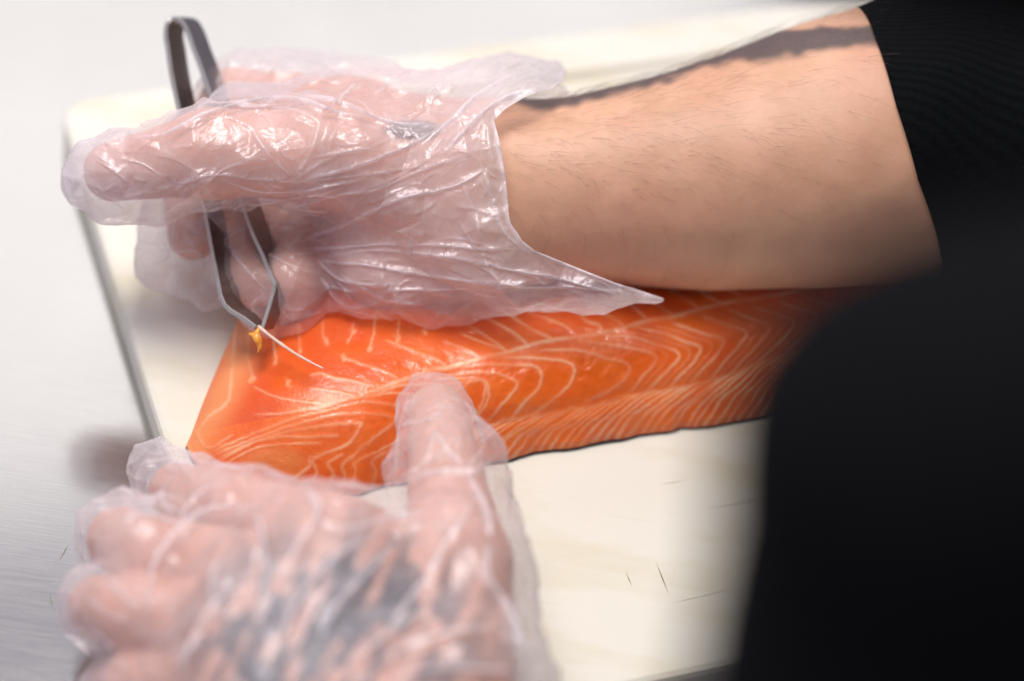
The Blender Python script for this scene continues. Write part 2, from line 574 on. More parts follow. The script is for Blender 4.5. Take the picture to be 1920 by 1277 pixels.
# thumb dent: flesh gives where the thumb presses
X3 = np.concatenate([G, Z[..., None]], -1).reshape(-1, 3)
pu, pv, pd = pix(X3)
# projected position along surface used to lay the fat lines that run over it
k5, o5 = .34375, np.array([340, 540]); k6, o6 = .390625, np.array([850, 500])
A5 = lambda pts: [tuple(np.array(p) * k5 + o5) for p in pts]
A6 = lambda pts: [tuple(np.array(p) * k6 + o6) for p in pts]
lines = []                                                           # (polyline, half width px, strength)


def add(pts, w_=3.0, s_=.8): lines.append((catmull(pts, 6), w_ * .82, s_))


seam = [(560, 772), (620, 760)] + A5([(950, 600), (1060, 560), (1180, 505), (1300, 455), (1380, 430)]) + [(850, 682), (909, 670), (948, 660), (991, 648), (1041, 637), (1084, 631), (1131, 623), (1170, 615), (1213, 602), (1264, 594), (1311, 580), (1358, 568), (1409, 562), (1475, 551), (1600, 528), (1800, 490)]
add(seam, 4.2, .85)
for pts in ([(250, 405), (230, 380), (130, 310), (0, 240), (-120, 180)],
            [(360, 375), (300, 320), (200, 265), (60, 205), (-60, 150)],
            [(490, 350), (400, 310), (300, 250), (200, 180), (110, 130)],
            [(600, 335), (550, 290), (450, 250), (330, 205), (230, 150)],
            [(710, 312), (700, 280), (640, 260), (600, 225), (480, 160), (400, 110)],
            [(820, 290), (790, 260), (700, 215), (560, 150), (500, 110)],
            [(930, 255), (890, 215), (830, 165), (740, 110)],
            [(1060, 238), (1010, 205), (950, 160), (880, 100)],
            [(1175, 203), (1140, 170), (1060, 120), (1000, 80)],
            [(1300, 175), (1240, 150), (1180, 110)],
            [(1420, 160), (1360, 130), (1300, 90)]):
    add(A6(pts), 2.9, .72)
for pts in ([(600, 350), (740, 370), (870, 400), (970, 435), (940, 500), (840, 600)],
            [(720, 325), (860, 340), (960, 375), (1075, 413), (1060, 470), (930, 590)],
            [(870, 290), (1000, 320), (1100, 360), (1185, 388), (1160, 450), (1040, 570)],
            [(1050, 275), (1130, 300), (1220, 330), (1297, 353), (1270, 420), (1150, 545)],
            [(1190, 235), (1290, 270), (1402, 308), (1390, 360), (1240, 530)],
            [(1310, 200), (1430, 250), (1522, 288), (1490, 350), (1330, 510)],
            [(1430, 190), (1560, 235), (1640, 265), (1600, 340), (1420, 495)],
            [(1560, 170), (1680, 210), (1750, 240), (1700, 330), (1520, 480)],
            [(1680, 140), (1800, 190), (1860, 220), (1800, 320), (1620, 460)],
            [(420, 400), (600, 400), (720, 435), (845, 478), (800, 560), (640, 640)],
            [(200, 430), (400, 440), (540, 455), (582, 490), (560, 560), (500, 620), (380, 705)],
            [(60, 470), (260, 470), (380, 478), (420, 510), (400, 590), (280, 720)],
            [(-20, 500), (180, 510), (280, 540), (300, 590), (170, 725)],
            [(-90, 520), (0, 520), (120, 535), (167, 572), (160, 650), (85, 725)]):
    add(A6(pts), 2.9, .74)
band = np.array(A6([(60, 765), (400, 705), (700, 650), (830, 612), (1100, 572), (1300, 520), (1500, 450), (1800, 360)]))
add(band, 2.4, .5)
bx = np.arange(905, 1640, 21.5)
for i, x in enumerate(bx):
    y = np.interp(x, band[:, 0], band[:, 1]) + rng.uniform(-4, 2)
    x += rng.uniform(-2, 2)
    yb = 867 - (x - 130 - 905) * .166
    ll = yb - y
    q = [(x, y), (x - 28, y + ll * .16), (x - 62, y + ll * .42), (x - 84, y + ll * .58), (x - 108, y + ll * .86), (x - 132, y + ll * 1.05)]
    q = [(a + rng.uniform(-1.6, 1.6), b + rng.uniform(-1.6, 1.6)) for a, b in q]
    add(q, 2.5 + rng.uniform(-.6, .7), .9)
for pts, ww in (([(1450, 410), (1380, 370), (1250, 330), (1120, 285)], 2.4), ([(1190, 490), (1130, 460), (1000, 420), (880, 380)], 2.4),
            ([(1060, 545), (960, 510), (830, 490), (760, 470), (700, 480)], 2.4), ([(1000, 600), (900, 580), (760, 555), (690, 548)], 2.4),
            ([(780, 640), (640, 620), (500, 590), (400, 540)], 2.2), ([(1640, 385), (1560, 330), (1430, 280)], 2.4), ([(1800, 345), (1760, 330), (1640, 290), (1520, 240)], 2.4),
            ([(770, 150), (775, 260), (795, 320)], 2.6), ([(640, 180), (645, 290), (655, 355)], 2.4), ([(500, 190), (505, 300), (518, 405)], 2.6),
            ([(370, 240), (365, 380), (395, 500)], 3.2), ([(940, 180), (930, 240), (905, 300)], 2.2), ([(1190, 160), (1180, 280)], 2.4), ([(1060, 130), (1050, 240), (1025, 330)], 2.2),
            ([(400, 690), (600, 682), (800, 650), (950, 603)], 2.6), ([(150, 900), (350, 810), (600, 722), (850, 660), (1000, 625), (1230, 625)], 3),
            ([(150, 920), (400, 820), (650, 742), (850, 702), (1050, 682), (1190, 690)], 3), ([(170, 940), (400, 840), (600, 782), (800, 757), (960, 745), (980, 757), (900, 860), (700, 930)], 3),
            ([(180, 950), (450, 825), (700, 815), (860, 812)], 2.8), ([(200, 975), (420, 870), (640, 850), (760, 850)], 2.2),
            ([(1000, 600), (1150, 565), (1300, 560), (1500, 540), (1620, 470)], 2.6), ([(1060, 580), (1200, 520), (1400, 500), (1560, 500), (1660, 510), (1640, 620), (1580, 700)], 3),
            ([(1190, 690), (1080, 790), (980, 880), (900, 940)], 2.8), ([(1230, 780), (1100, 870), (1000, 930)], 2.6),
            ([(540, 1080), (640, 1020), (700, 975), (700, 940)], 3.2), ([(690, 1085), (738, 1010), (720, 945), (800, 900)], 3.4), ([(790, 1095), (832, 1030), (802, 962), (880, 915)], 3.4),
            ([(852, 1112), (892, 1042), (880, 972), (950, 915)], 3.4), ([(925, 1100), (950, 1000), (945, 960), (1040, 905)], 3.4), ([(1040, 1075), (1062, 1000), (1040, 950), (1120, 880)], 3.4),
            ([(1110, 1065), (1152, 990), (1130, 930), (1190, 870)], 3.4), ([(600, 1110), (690, 1050)], 3),
            ([(300, 150), (280, 400), (265, 580), (230, 640), (150, 700), (80, 790)], 3.4), ([(130, 870), (180, 860), (280, 800)], 3), ([(70, 760), (130, 870)], 3)):
    add(A5(pts), ww, .7)
base_n = len(lines)
for i in range(11, 24):                                              # faint seams between the wide chevrons
    a_, b_ = lines[i][0], lines[i + 1][0]
    if len(a_) == len(b_): lines.append(((a_ + b_) / 2, 1.5, .26))
fat = np.zeros(len(X3)); rel = np.zeros(len(X3))
wob = noise(np.stack([pu / 22, pv / 22, pu * 0], 1), 3) * 1.1 + noise(np.stack([pu / 5, pv / 5, pu * 0], 1), 4) * 1.0
mod = .66 + .62 * noise(np.stack([pu / 40, pv / 40, pu * 0], 1), 5)
for poly, hw, st in lines:
    lo, hi = poly.min(0) - 14, poly.max(0) + 14
    m = np.where((pu > lo[0]) & (pu < hi[0]) & (pv > lo[1]) & (pv < hi[1]))[0]
    if not len(m): continue
    d, t, _ = line_dist(pu[m] + wob[m], pv[m] + wob[m] * .7, poly)
    tap = np.clip(np.minimum(t, 1 - t) * 7 + .45, 0, 1)
    g = st * np.clip(mod[m], .35, 1.1) * (1 - sstep(hw * .15, hw * 1.9, d)) * tap + .06 * np.exp(-(d / (hw * 4)) ** 2) * tap
    fat[m] = np.maximum(fat[m], g)
    rel[m] = np.maximum(rel[m], np.exp(-(d / (hw * 1.6)) ** 2) * tap)
for x, y, r in ((A5([(790, 295)]) + A5([(645, 345)]) + A5([(515, 408)]) + A5([(885, 385)]) + A5([(1028, 328)]) + A5([(1180, 280)]) + A5([(935, 230)]) + A5([(580, 525)]) + A5([(385, 495)]) + A5([(1330, 240)])) and
                [(*A5([q])[0], rr) for q, rr in (((790, 295), 6), ((645, 345), 4.5), ((515, 408), 6), ((885, 385), 5), ((1028, 328), 5), ((1180, 280), 7), ((935, 230), 5), ((580, 525), 7), ((385, 495), 6), ((1330, 240), 8), ((1350, 445), 8))]):
    d = np.hypot(pu - x + wob, (pv - y) * .8 + wob)
    fat = np.maximum(fat, .55 * (1 - sstep(r * .2, r * 1.4, d + 4 * noise(np.stack([pu / 6, pv / 6, pu * 0], 1), 15))))
pale = 1 - sstep(0, 1, line_dist(pu, pv, np.array([(455, 600), (440, 690), (395, 780), (352, 840)]))[0] / 62)
sh = np.hypot((pu - 515) / 75, (pv - 865) / 32); pale = np.maximum(pale, .55 * (1 - sstep(.5, 1.1, sh)))
sd, _, sside = line_dist(pu, pv, catmull(seam, 6))
red = np.where(sside < 0, sstep(0, 60, sd), 0) * .85  # dorsal flesh is redder; deepened further to colour in the hand's shadow
red = red * (.8 + .4 * noise(np.stack([pu / 60, pv / 60, pu * 0], 1), 9))
zz = X3[:, 2].copy()
edge = sstep(0, .02, np.minimum(np.tile(wv, NS), np.repeat(np.linspace(0, 1, NS), NW) * 8))
zz += edge * (.00012 * (rel - .4) + .0003 * noise(X3 * 130, 1) + .0006 * noise(X3 * 45, 2))
# groove along the belly band and around the thumb
bd, _, _ = line_dist(pu, pv, band)
wet = np.exp(-((pu - 1130) / 48) ** 2 - ((pv - 705) / 34) ** 2) + .7 * np.exp(-(bd / 13) ** 2) * sstep(880, 930, pu) * (1 - sstep(1080, 1200, pu)) + .6 * np.exp(-((pu - 515) / 60) ** 2 - ((pv - 862) / 22) ** 2)
wet += .35 * np.exp(-((pu - 990) / 90) ** 2 - ((pv - 705) / 22) ** 2) + .35 * np.exp(-((pu - 650) / 90) ** 2 - ((pv - 800) / 14) ** 2)
wet += .55 * sstep(.12, .5, noise(np.stack([pu / 55, pv / 22, pu * 0], 1), 35)) * sstep(560, 700, pu)
zz += edge * wet * (.00040 * noise(X3 * 330, 33) + .00016 * noise(X3 * 800, 34))
zz -= edge * .0009 * np.exp(-(bd / 16) ** 2)
td = np.hypot(pu - 822, (pv - 800) * .8)
zz -= edge * .0022 * (1 - sstep(40, 150, td))
X3[:, 2] = np.maximum(zz, .0008)
X3.reshape(NS, NW, 3)[:, 0, 2] = .0006; X3.reshape(NS, NW, 3)[0, :, 2] = .0006; X3.reshape(NS, NW, 3)[:, -1, 2] = .0006
ii = np.arange(NS * NW).reshape(NS, NW)
quads = np.stack([ii[:-1, :-1], ii[1:, :-1], ii[1:, 1:], ii[:-1, 1:]], -1).reshape(-1, 4)
fish = empty('salmon_fillet', P(900, 750), 'orange salmon fillet with pale fat lines lying on the board', 'fish')
mesh_obj('flesh', X3, quads, MT['flesh'], fish, True, dict(wet=np.clip(wet, 0, 1), fat=fat, pale=np.clip(pale, 0, 1), red=np.clip(red, 0, 1)))
# dark skin under the fillet: a thin sheet whose lip shows along the near edge
out2 = np.vstack([Fc[::8], Bc[::-8]])
cen = out2.mean(0)
nf = len(Fc[::8])
dirn = np.zeros_like(out2); dirn[:nf] = (Fc - Bc)[::8]; dirn[nf:] = (Bc - Fc)[::-8]
dirn /= np.linalg.norm(dirn, axis=1, keepdims=True)
jit = .0004 + .0004 * noise(np.c_[out2 * 90, np.zeros(len(out2))], 8)
out3 = out2 + dirn * jit[:, None]
nn = len(out3)
vv = np.vstack([np.c_[out3, np.full(nn, .0003)], np.c_[out3, np.full(nn, .0008)], np.c_[out2 - dirn * .006, np.full(nn, .0007)], np.c_[out2 - dirn * .006, np.full(nn, .0004)]])
ff = []
for r_ in range(3):
    for i in range(nn):
        j = (i + 1) % nn
        ff.append([r_ * nn + i, r_ * nn + j, (r_ + 1) * nn + j, (r_ + 1) * nn + i])
sk = mesh_obj('fish_skin', vv, np.array(ff), MT['fskin'], fish)

# ------------------------------------------------------------------ the person: skeleton joints
SKH = .0013
R_thumb = [Q(830, 345, .752), Q(610, 292, .738), Q(395, 288, .733), Q(212, 322, .735)]
R_index = [Q(690, 215, .785), Q(440, 188, .783), Q(352, 300, .778), Q(362, 440, .765)]
R_mid = [Q(690, 260, .79), Q(520, 290, .795), Q(474, 410, .774), Q(468, 522, .754)]
R_ring = [Q(740, 380, .79), Q(600, 380, .79), Q(562, 465, .764), Q(545, 522, .748)]
R_lit = [Q(760, 440, .785), Q(640, 455, .78), Q(575, 520, .762), Q(545, 560, .752)]
R_arm = [Q(900, 365, .764), Q(960, 362, .764), Q(1130, 352, .764), Q(1300, 338, .765), Q(1450, 312, .768), Q(1600, 283, .772), Q(1850, 240, .78), Q(2400, 150, .79)]
R_armr = [.0243, .0246, .0288, .0330, .0372, .0418, .0455, .048]
_as = catmull([(*p, r) for p, r in zip(R_arm, R_armr)], 7)
R_armS, R_armSr = [q[:3] for q in _as], [q[3] for q in _as]


def right_hand(F, e, k, glove=False):
    F.chain(R_armS, [r + e * .8 for r in R_armSr], .0015)
    F.limb(Q(900, 365, .764), Q(700, 330, .772), .0235 + e, .021 + e, k + .012, (UP, 1.12))
    F.limb(Q(830, 400, .758), Q(720, 420, .760), .019 + e, .016 + e, k + .010)
    F.limb(Q(870, 450, .755), Q(725, 500, .757), .0165 + e, .0135 + e, k + .008)
    F.limb(Q(750, 278, .775), Q(640, 222, .782), .0150 + e, .0125 + e, k + .008)
    F.chain(R_thumb, [.0205 + e, .0140 + e, .0120 + e, .0088 + e], k + .002)
    F.chain(R_index, [.0115 + e, .0098 + e, .0088 + e, .0078 + e], k)
    F.chain(R_mid, [.0115 + e, .0100 + e, .0094 + e, .0090 + e], k * .6)
    F.chain(R_ring, [.0110 + e, .0095 + e, .0088 + e, .0080 + e], k * .5)
    F.chain(R_lit, [.0100 + e, .0088 + e, .0080 + e, .0072 + e], k * .6)


L_thumb = [P(815, 1330, .042), P(858, 1060, .043), P(838, 890, .039), P(817, 775, .030)]
L_index = [P(620, 1015, .050), P(458, 962, .043), P(372, 936, .030), P(330, 922, .019)]
L_mid = [P(505, 1095, .052), P(292, 1034, .040), P(226, 1012, .026), P(215, 1010, .010)]
L_ring = [P(425, 1190, .049), P(240, 1150, .036), P(190, 1140, .022), P(190, 1145, .004)]
L_lit = [P(385, 1300, .043), P(262, 1285, .029), P(222, 1290, .012), P(225, 1300, -.004)]
L_wr = P(720, 1560, .046)


def left_hand(F, e, k):
    F.chain([P(1150, 2150, .07), P(900, 1800, .058), L_wr], [.036 + e, .030 + e, .025 + e], k + .01)
    F.limb(L_wr, L_index[0], .023 + e, .0125 + e, k + .012)
    F.limb(L_wr, L_mid[0], .023 + e, .0125 + e, k + .012)
    F.limb(L_wr, L_ring[0], .022 + e, .0120 + e, k + .012)
    F.limb(L_wr, L_lit[0], .020 + e, .0110 + e, k + .012)
    F.limb(P(620, 1250, .040), P(560, 1100, .040), .018 + e, .014 + e, k + .012)
    F.limb(L_thumb[0], P(640, 1130, .045), .016 + e, .010 + e, k + .012)
    F.limb(L_wr, L_thumb[0], .022 + e, .0185 + e, k + .008)
    F.limb(L_thumb[1], P(700, 1030, .044), .0095 + e, .008 + e, k + .012)       # web of the thumb
    F.chain(L_thumb, [.0210 + e, .0146 + e, .0104 + e, .0087 + e], k)
    F.chain(L_index, [.0125 + e, .0100 + e, .0088 + e, .0078 + e], k)
    F.chain(L_mid, [.0125 + e, .0097 + e, .0087 + e, .0078 + e], k)
    F.chain(L_ring, [.0120 + e, .0095 + e, .0084 + e, .0076 + e], k)
    F.chain(L_lit, [.0110 + e, .0090 + e, .0080 + e, .0072 + e], k)


def bounds(pts, m):
    p = np.array(pts); return p.min(0) - m, p.max(0) + m


TORSO = [((1835, 890, .30), (3300, 950, .40), .0327, .08), ((1780, 1490, .315), (1490, 1910, .34), .0307, .029), ((1780, 1490, .315), (3300, 1500, .40), .0307, .08),
         ((1800, -400, .33), (3300, -700, .42), .0313, .09), ((3300, -700, .44), (3400, 2400, .44), .10, .11),
         ((2350, 155, .79), (2900, 60, .74), .052, .060), ((2900, 60, .74), (3300, 0, .48), .060, .09)]

person = empty('person', P(1500, 700), 'person in black clothes and clear plastic gloves working on the salmon', 'person')

# --- body: both arms and hands, and the trunk under the clothes, one mesh
bodyv, bodyf, nb = [], [], 0
FR = Field(*bounds(R_arm[:7] + R_thumb + R_index + R_mid + R_ring + R_lit, .05), SKH)
right_hand(FR, 0, .004)
v, f = FR.skin(2); bodyv.append(v); bodyf.append(f); nb += len(v); n_right = len(v)
FL = Field(*bounds(L_thumb + L_index + L_mid + L_ring + L_lit + [P(900, 1800, .058)], .035), SKH)
left_hand(FL, 0, .0022)
v, f = FL.skin(2); bodyv.append(v); bodyf.append(f + nb); nb += len(v); n_left = len(v)
tp = [Q(*a) for t in TORSO for a in t[:2]]
FT = Field(*bounds(tp, .13), .008)
for a, b, ra, rb in TORSO: FT.limb(Q(*a), Q(*b), ra - .010, rb - .010, .02)
v, f = FT.skin(1); bodyv.append(v); bodyf.append(f + nb); nb += len(v)
V = np.vstack(bodyv); Fa = np.vstack(bodyf)
bu_, bv_, bd_ = pix(V)
nrm = normals(V, Fa)
# knuckle and tendon relief, faint
V = V + nrm * (.00022 * noise(V * 120, 11) + .0003 * noise(V * 38, 12))[:, None]
tat = np.zeros(len(V)); pink = np.zeros(len(V))
r_ = np.arange(len(V)) < n_right
bins = np.arange(900, 1960, 10.0)
kk = np.digitize(bu_[r_], bins)
top_ = np.array([bv_[r_][kk == b].min() if (kk == b).any() else np.nan for b in range(1, len(bins))])
ok_ = ~np.isnan(top_)
armtop = np.interp(bu_, (bins[:-1] + 5)[ok_], top_[ok_])
e = bv_ - armtop + 5 * noise(np.stack([bu_ / 22, bv_ / 14, bu_ * 0], 1), 21) + 6 * noise(np.stack([bu_ / 60, bv_ / 40, bu_ * 0], 1), 22)
t_lo = np.interp(bu_, [930, 960, 1000, 1100, 1200, 1300, 1380, 1450, 1520, 1610, 1900], [2, 9, 16, 19, 17, 18, 24, 48, 62, 78, 95])
t_hi = np.interp(bu_, [900, 1400, 1450, 1520, 1610, 1900], [-50, -40, -4, 10, 38, 50])
mk = r_ & (bu_ > 930)
tat[mk] = (.88 * sstep(t_hi - 5, t_hi + 5, e) * (1 - sstep(t_lo - 9, t_lo + 9, e)))[mk]
far = r_ & (nrm @ FW > .05) & (bu_ > 930)
tat[far] = np.maximum(tat[far], .7 * sstep(-.1, .2, noise(V[far] * 55, 31)))
dorsR = r_ & (bu_ < 900)
tat[dorsR] = .8 * (1 - sstep(.6, 1.1, np.hypot((bu_ - 775) / 62, (bv_ - 245) / 22)))[dorsR]
pink[dorsR] = .75
l_ = (np.arange(len(V)) >= n_right) & (np.arange(len(V)) < n_right + n_left)
# ornamental tattoo strokes on the back of the left hand
reg = sstep(0, 1, 1.25 - np.hypot((bu_ - 630) / 330, (bv_ - 1200) / 250))
a_ = math.radians(28)
q1 = bu_ * math.cos(a_) + bv_ * math.sin(a_); q2 = -bu_ * math.sin(a_) + bv_ * math.cos(a_)
pat = noise(np.stack([q1 / 17, q2 / 60, bu_ * 0], 1), 41) + .45 * noise(np.stack([q1 / 10, q2 / 22, bu_ * 0], 1), 42)
tat[l_] = (1.0 * np.clip(reg * 1.3, 0, 1) * sstep(-.32, .02, pat))[l_]
pink[l_] = .7
body = mesh_obj('body', V, Fa, MT['skin'], person, True, dict(tattoo=tat, pink=pink))
body['label'] = 'tattooed bare right forearm and both hands'

# --- hair on the forearm
hv, hf = [], []
cand = np.where(r_ & (bu_ > 935) & (bu_ < 1640) & (nrm @ FW < .25))[0]
ar = np.array(R_arm); ad = ar[5] - ar[1]; ad /= np.linalg.norm(ad)
dens = 1.15 - .75 * sstep(150, 420, bv_[cand]) - .75 * sstep(1200, 1600, bu_[cand])
cand = cand[rng.random(len(cand)) < np.clip(dens, .1, 1.3) * .9]
pick = rng.choice(cand, 760, replace=False)
for i in pick:
    p0 = V[i]; n0 = nrm[i]
    lo_ = sstep(330, 500, bv_[i])
    dirv = ad * (.9 - 1.1 * lo_ + rng.normal(0, .10)) - UP * (.42 + .5 * lo_ + rng.normal(0, .13))
    dirv -= n0 * (dirv @ n0); dirv /= np.linalg.norm(dirv) + 1e-9
    Lh = rng.uniform(.004, .0105) * (1.25 if bv_[i] < 330 else .85); wd = rng.uniform(.00002, .000042)
    side = np.cross(dirv, n0); cur = rng.normal(0, .35)
    base = len(hv)
    for s_ in range(5):
        t = s_ / 4
        c = p0 + dirv * Lh * t + n0 * Lh * (.16 * math.sin(t * 2.6) + .02) + side * cur * Lh * t * t
        ww = wd * (1 - .8 * t)
        hv += [c + side * ww, c - side * ww * .5 + n0 * ww, c - side * ww * .5 - n0 * ww]
        if s_:
            b0 = base + 3 * s_
            for k in range(3):
                hf.append([b0 - 3 + k, b0 - 3 + (k + 1) % 3, b0 + (k + 1) % 3, b0 + k])
ho = mesh_obj('arm_hair', np.array(hv), np.array(hf), MT['hair'], body)
ho['kind'] = 'stuff'


# ------------------------------------------------------------------ gloves
def wrinkle(v, f, folds, n_small, region, seed, amp=1.0, lscale=1.0):
    """displace a film outward along folds (polylines laid over its near side) and many small creases that follow them"""
    rg = np.random.default_rng(seed)
    u_, w_, _ = pix(v)
    n = normals(v, f)
    face = sstep(.25, -.15, n @ FW)
    disp = np.zeros(len(v)); cr = np.zeros(len(v))
    mids, dirs = [], []
    wb = noise(np.stack([u_ / 70, w_ / 70, u_ * 0], 1), seed) * 4
    for pts, hw, a in folds:
        hw = hw * .7
        pl = catmull(pts, 7)
        for i in range(0, len(pl) - 1, 2):
            mids.append((pl[i] + pl[i + 1]) / 2); dd = pl[i + 1] - pl[i]; dirs.append(dd / (np.linalg.norm(dd) + 1e-9))
        lo, hi = pl.min(0) - 8 * hw, pl.max(0) + 8 * hw
        m = np.where((u_ > lo[0]) & (u_ < hi[0]) & (w_ > lo[1]) & (w_ < hi[1]))[0]
        if not len(m): continue
        d, t, sd = line_dist(u_[m] + wb[m], w_[m] + wb[m], pl)
        tap = np.clip(np.minimum(t, 1 - t) * 5 + .15, 0, 1)
        wl = np.where(sd > 0, hw * .5, hw * 2.0)
        g = np.exp(-d / wl) * tap
        disp[m] = np.maximum(disp[m], a * g)
        cr[m] = np.maximum(cr[m], np.exp(-(d / (hw * .8)) ** 2) * tap * min(1, a * .75))
    mids = np.array(mids); dirs = np.array(dirs)
    dsm = np.zeros(len(v))
    x0, y0, x1, y1 = region
    for _ in range(n_small):
        c = np.array([rg.uniform(x0, x1), rg.uniform(y0, y1)])
        dd = np.linalg.norm(mids - c, axis=1); k = np.argsort(dd)[:4]
        wgt = 1 / (dd[k] + 10); dr = dirs[k] * np.sign(dirs[k] @ dirs[k[0]])[:, None]
        dr = (dr * wgt[:, None]).sum(0); ang = math.atan2(dr[1], dr[0]) + rg.normal(0, .38)
        L_ = rg.lognormal(4.0, .6) * lscale; hw = rg.uniform(1.2, 4.8) * lscale; a = rg.uniform(.15, .9) * min(1.3, L_ / 50 + .3)
        bend = rg.normal(0, .35)
        pl = catmull([c + L_ / 2 * s * np.array([math.cos(ang + bend * s), math.sin(ang + bend * s)]) for s in (-1, -.5, 0, .5, 1)], 3)
        lo, hi = pl.min(0) - 5 * hw, pl.max(0) + 5 * hw
        m = np.where((u_ > lo[0]) & (u_ < hi[0]) & (w_ > lo[1]) & (w_ < hi[1]))[0]
        if not len(m): continue
        d, t, sd = line_dist(u_[m], w_[m], pl)
        g = np.exp(-d / np.where(sd > 0, hw * .6, hw * 1.7)) * np.clip(np.minimum(t, 1 - t) * 4, 0, 1)
        dsm[m] = np.maximum(dsm[m], a * g)
        cr[m] = np.maximum(cr[m], .55 * g ** 3 * a)
    rid = 1 - np.abs(noise(v * 120, seed + 1)) * 1.6
    rid2 = 1 - np.abs(noise(v * 60, seed + 2)) * 1.6
    back_ = .5 * np.clip(rid, 0, 1) + .9 * np.clip(rid2, 0, 1) ** 2
    tot = amp * .001 * (face * (disp * .75 + dsm * .6 + .05 * np.clip(rid, 0, 1)) + (1 - face) * back_)
    v2 = v + n * tot[:, None]
    return v2, cr * face, n


def facet(v, f, nfaces, skinf, seed, rough=.0012, gap=.0006):
    """turn a smooth hull into taut film: flat facets between crumple points, never closer to the skin than gap"""
    n = normals(v, f)
    v = v + n * (rough * noise(v * 85, seed) + rough * .8 * noise(v * 200, seed + 1))[:, None]
    o = mesh_obj('film_tmp', v, f, None)
    m = o.modifiers.new('d', 'DECIMATE'); m.ratio = nfaces / (2.0 * len(f))
    m = o.modifiers.new('s', 'SUBSURF'); m.subdivision_type = 'SIMPLE'; m.levels = 4
    me = bpy.data.meshes.new_from_object(o.evaluated_get(bpy.context.evaluated_depsgraph_get()))
    bpy.data.objects.remove(o)
    v2 = np.zeros(len(me.vertices) * 3); me.vertices.foreach_get('co', v2); v2 = v2.reshape(-1, 3)
    f2 = np.zeros(len(me.polygons) * 4, np.int32); me.loops.foreach_get('vertex_index', f2); f2 = f2.reshape(-1, 4)
    bpy.data.meshes.remove(me)
    v2 = laplace(v2, f2, 3)
    for _ in range(2):
        d = skinf.at(v2); e_ = .0006
        g = np.stack([skinf.at(v2 + np.eye(3)[c] * e_) - skinf.at(v2 - np.eye(3)[c] * e_) for c in range(3)], 1)
        g /= np.linalg.norm(g, axis=1, keepdims=True) + 1e-9
        v2 = v2 + g * np.clip(gap - d, 0, .006)[:, None]
    return laplace(v2, f2, 1), f2


def glove_out(name, v, f, cr, rim, base, label, extra=0):
    op = base + .55 * np.clip(cr, 0, 1) + .45 * rim + .10 * noise(v * 55, 77) + .07 * noise(v * 160, 78) + extra
    o = mesh_obj(name, v, f, MT['film'], person, True, dict(opacity=np.clip(op, .05, .95)))
    o['label'] = label
    return o


# right glove
FGR = Field(*bounds(R_thumb + R_index + R_mid + R_ring + R_lit + [Q(1240, 560, .745), Q(1080, 140, .775), Q(1080, 500, .80)], .034), .00095)
right_hand(FGR, .0014, .007)
FG = FGR
FG.chain([Q(260, 345, .735), Q(165, 335, .735)], [.0085, .0070], .010)           # empty film past the thumb tip
FG.chain([Q(165, 345, .735), Q(200, 378, .735), Q(290, 380, .737), Q(380, 360, .738)], [.0035, .0024, .0022, .004], .007)   # flange under the thumb seam
FG.chain([Q(355, 420, .768), Q(335, 480, .765), Q(385, 545, .765)], [.0100, .0085, .0040], .012)    # loose index tip
FG.chain([Q(335, 420, .77), Q(312, 500, .768)], [.0060, .0035], .010)
FG.limb(Q(440, 215, .755), Q(700, 225, .757), .010, .013, .014)
FG.limb(Q(320, 390, .76), Q(400, 400, .757), .006, .007, .008)
FG.chain([Q(560, 590, .748), Q(500, 585, .75)], [.0045, .006], .010)
FG.chain([Q(700, 520, .752), Q(840, 520, .752), Q(900, 510, .753)], [.0130, .0115, .012], .010)
FG.chain([Q(470, 135, .79), Q(560, 145, .795), Q(700, 165, .79)], [.006, .006, .007], .012)       # slack film over the knuckles
FG.chain([Q(700, 185, .785), Q(790, 222, .78), Q(860, 250, .778)], [.006, .004, .005], .012)
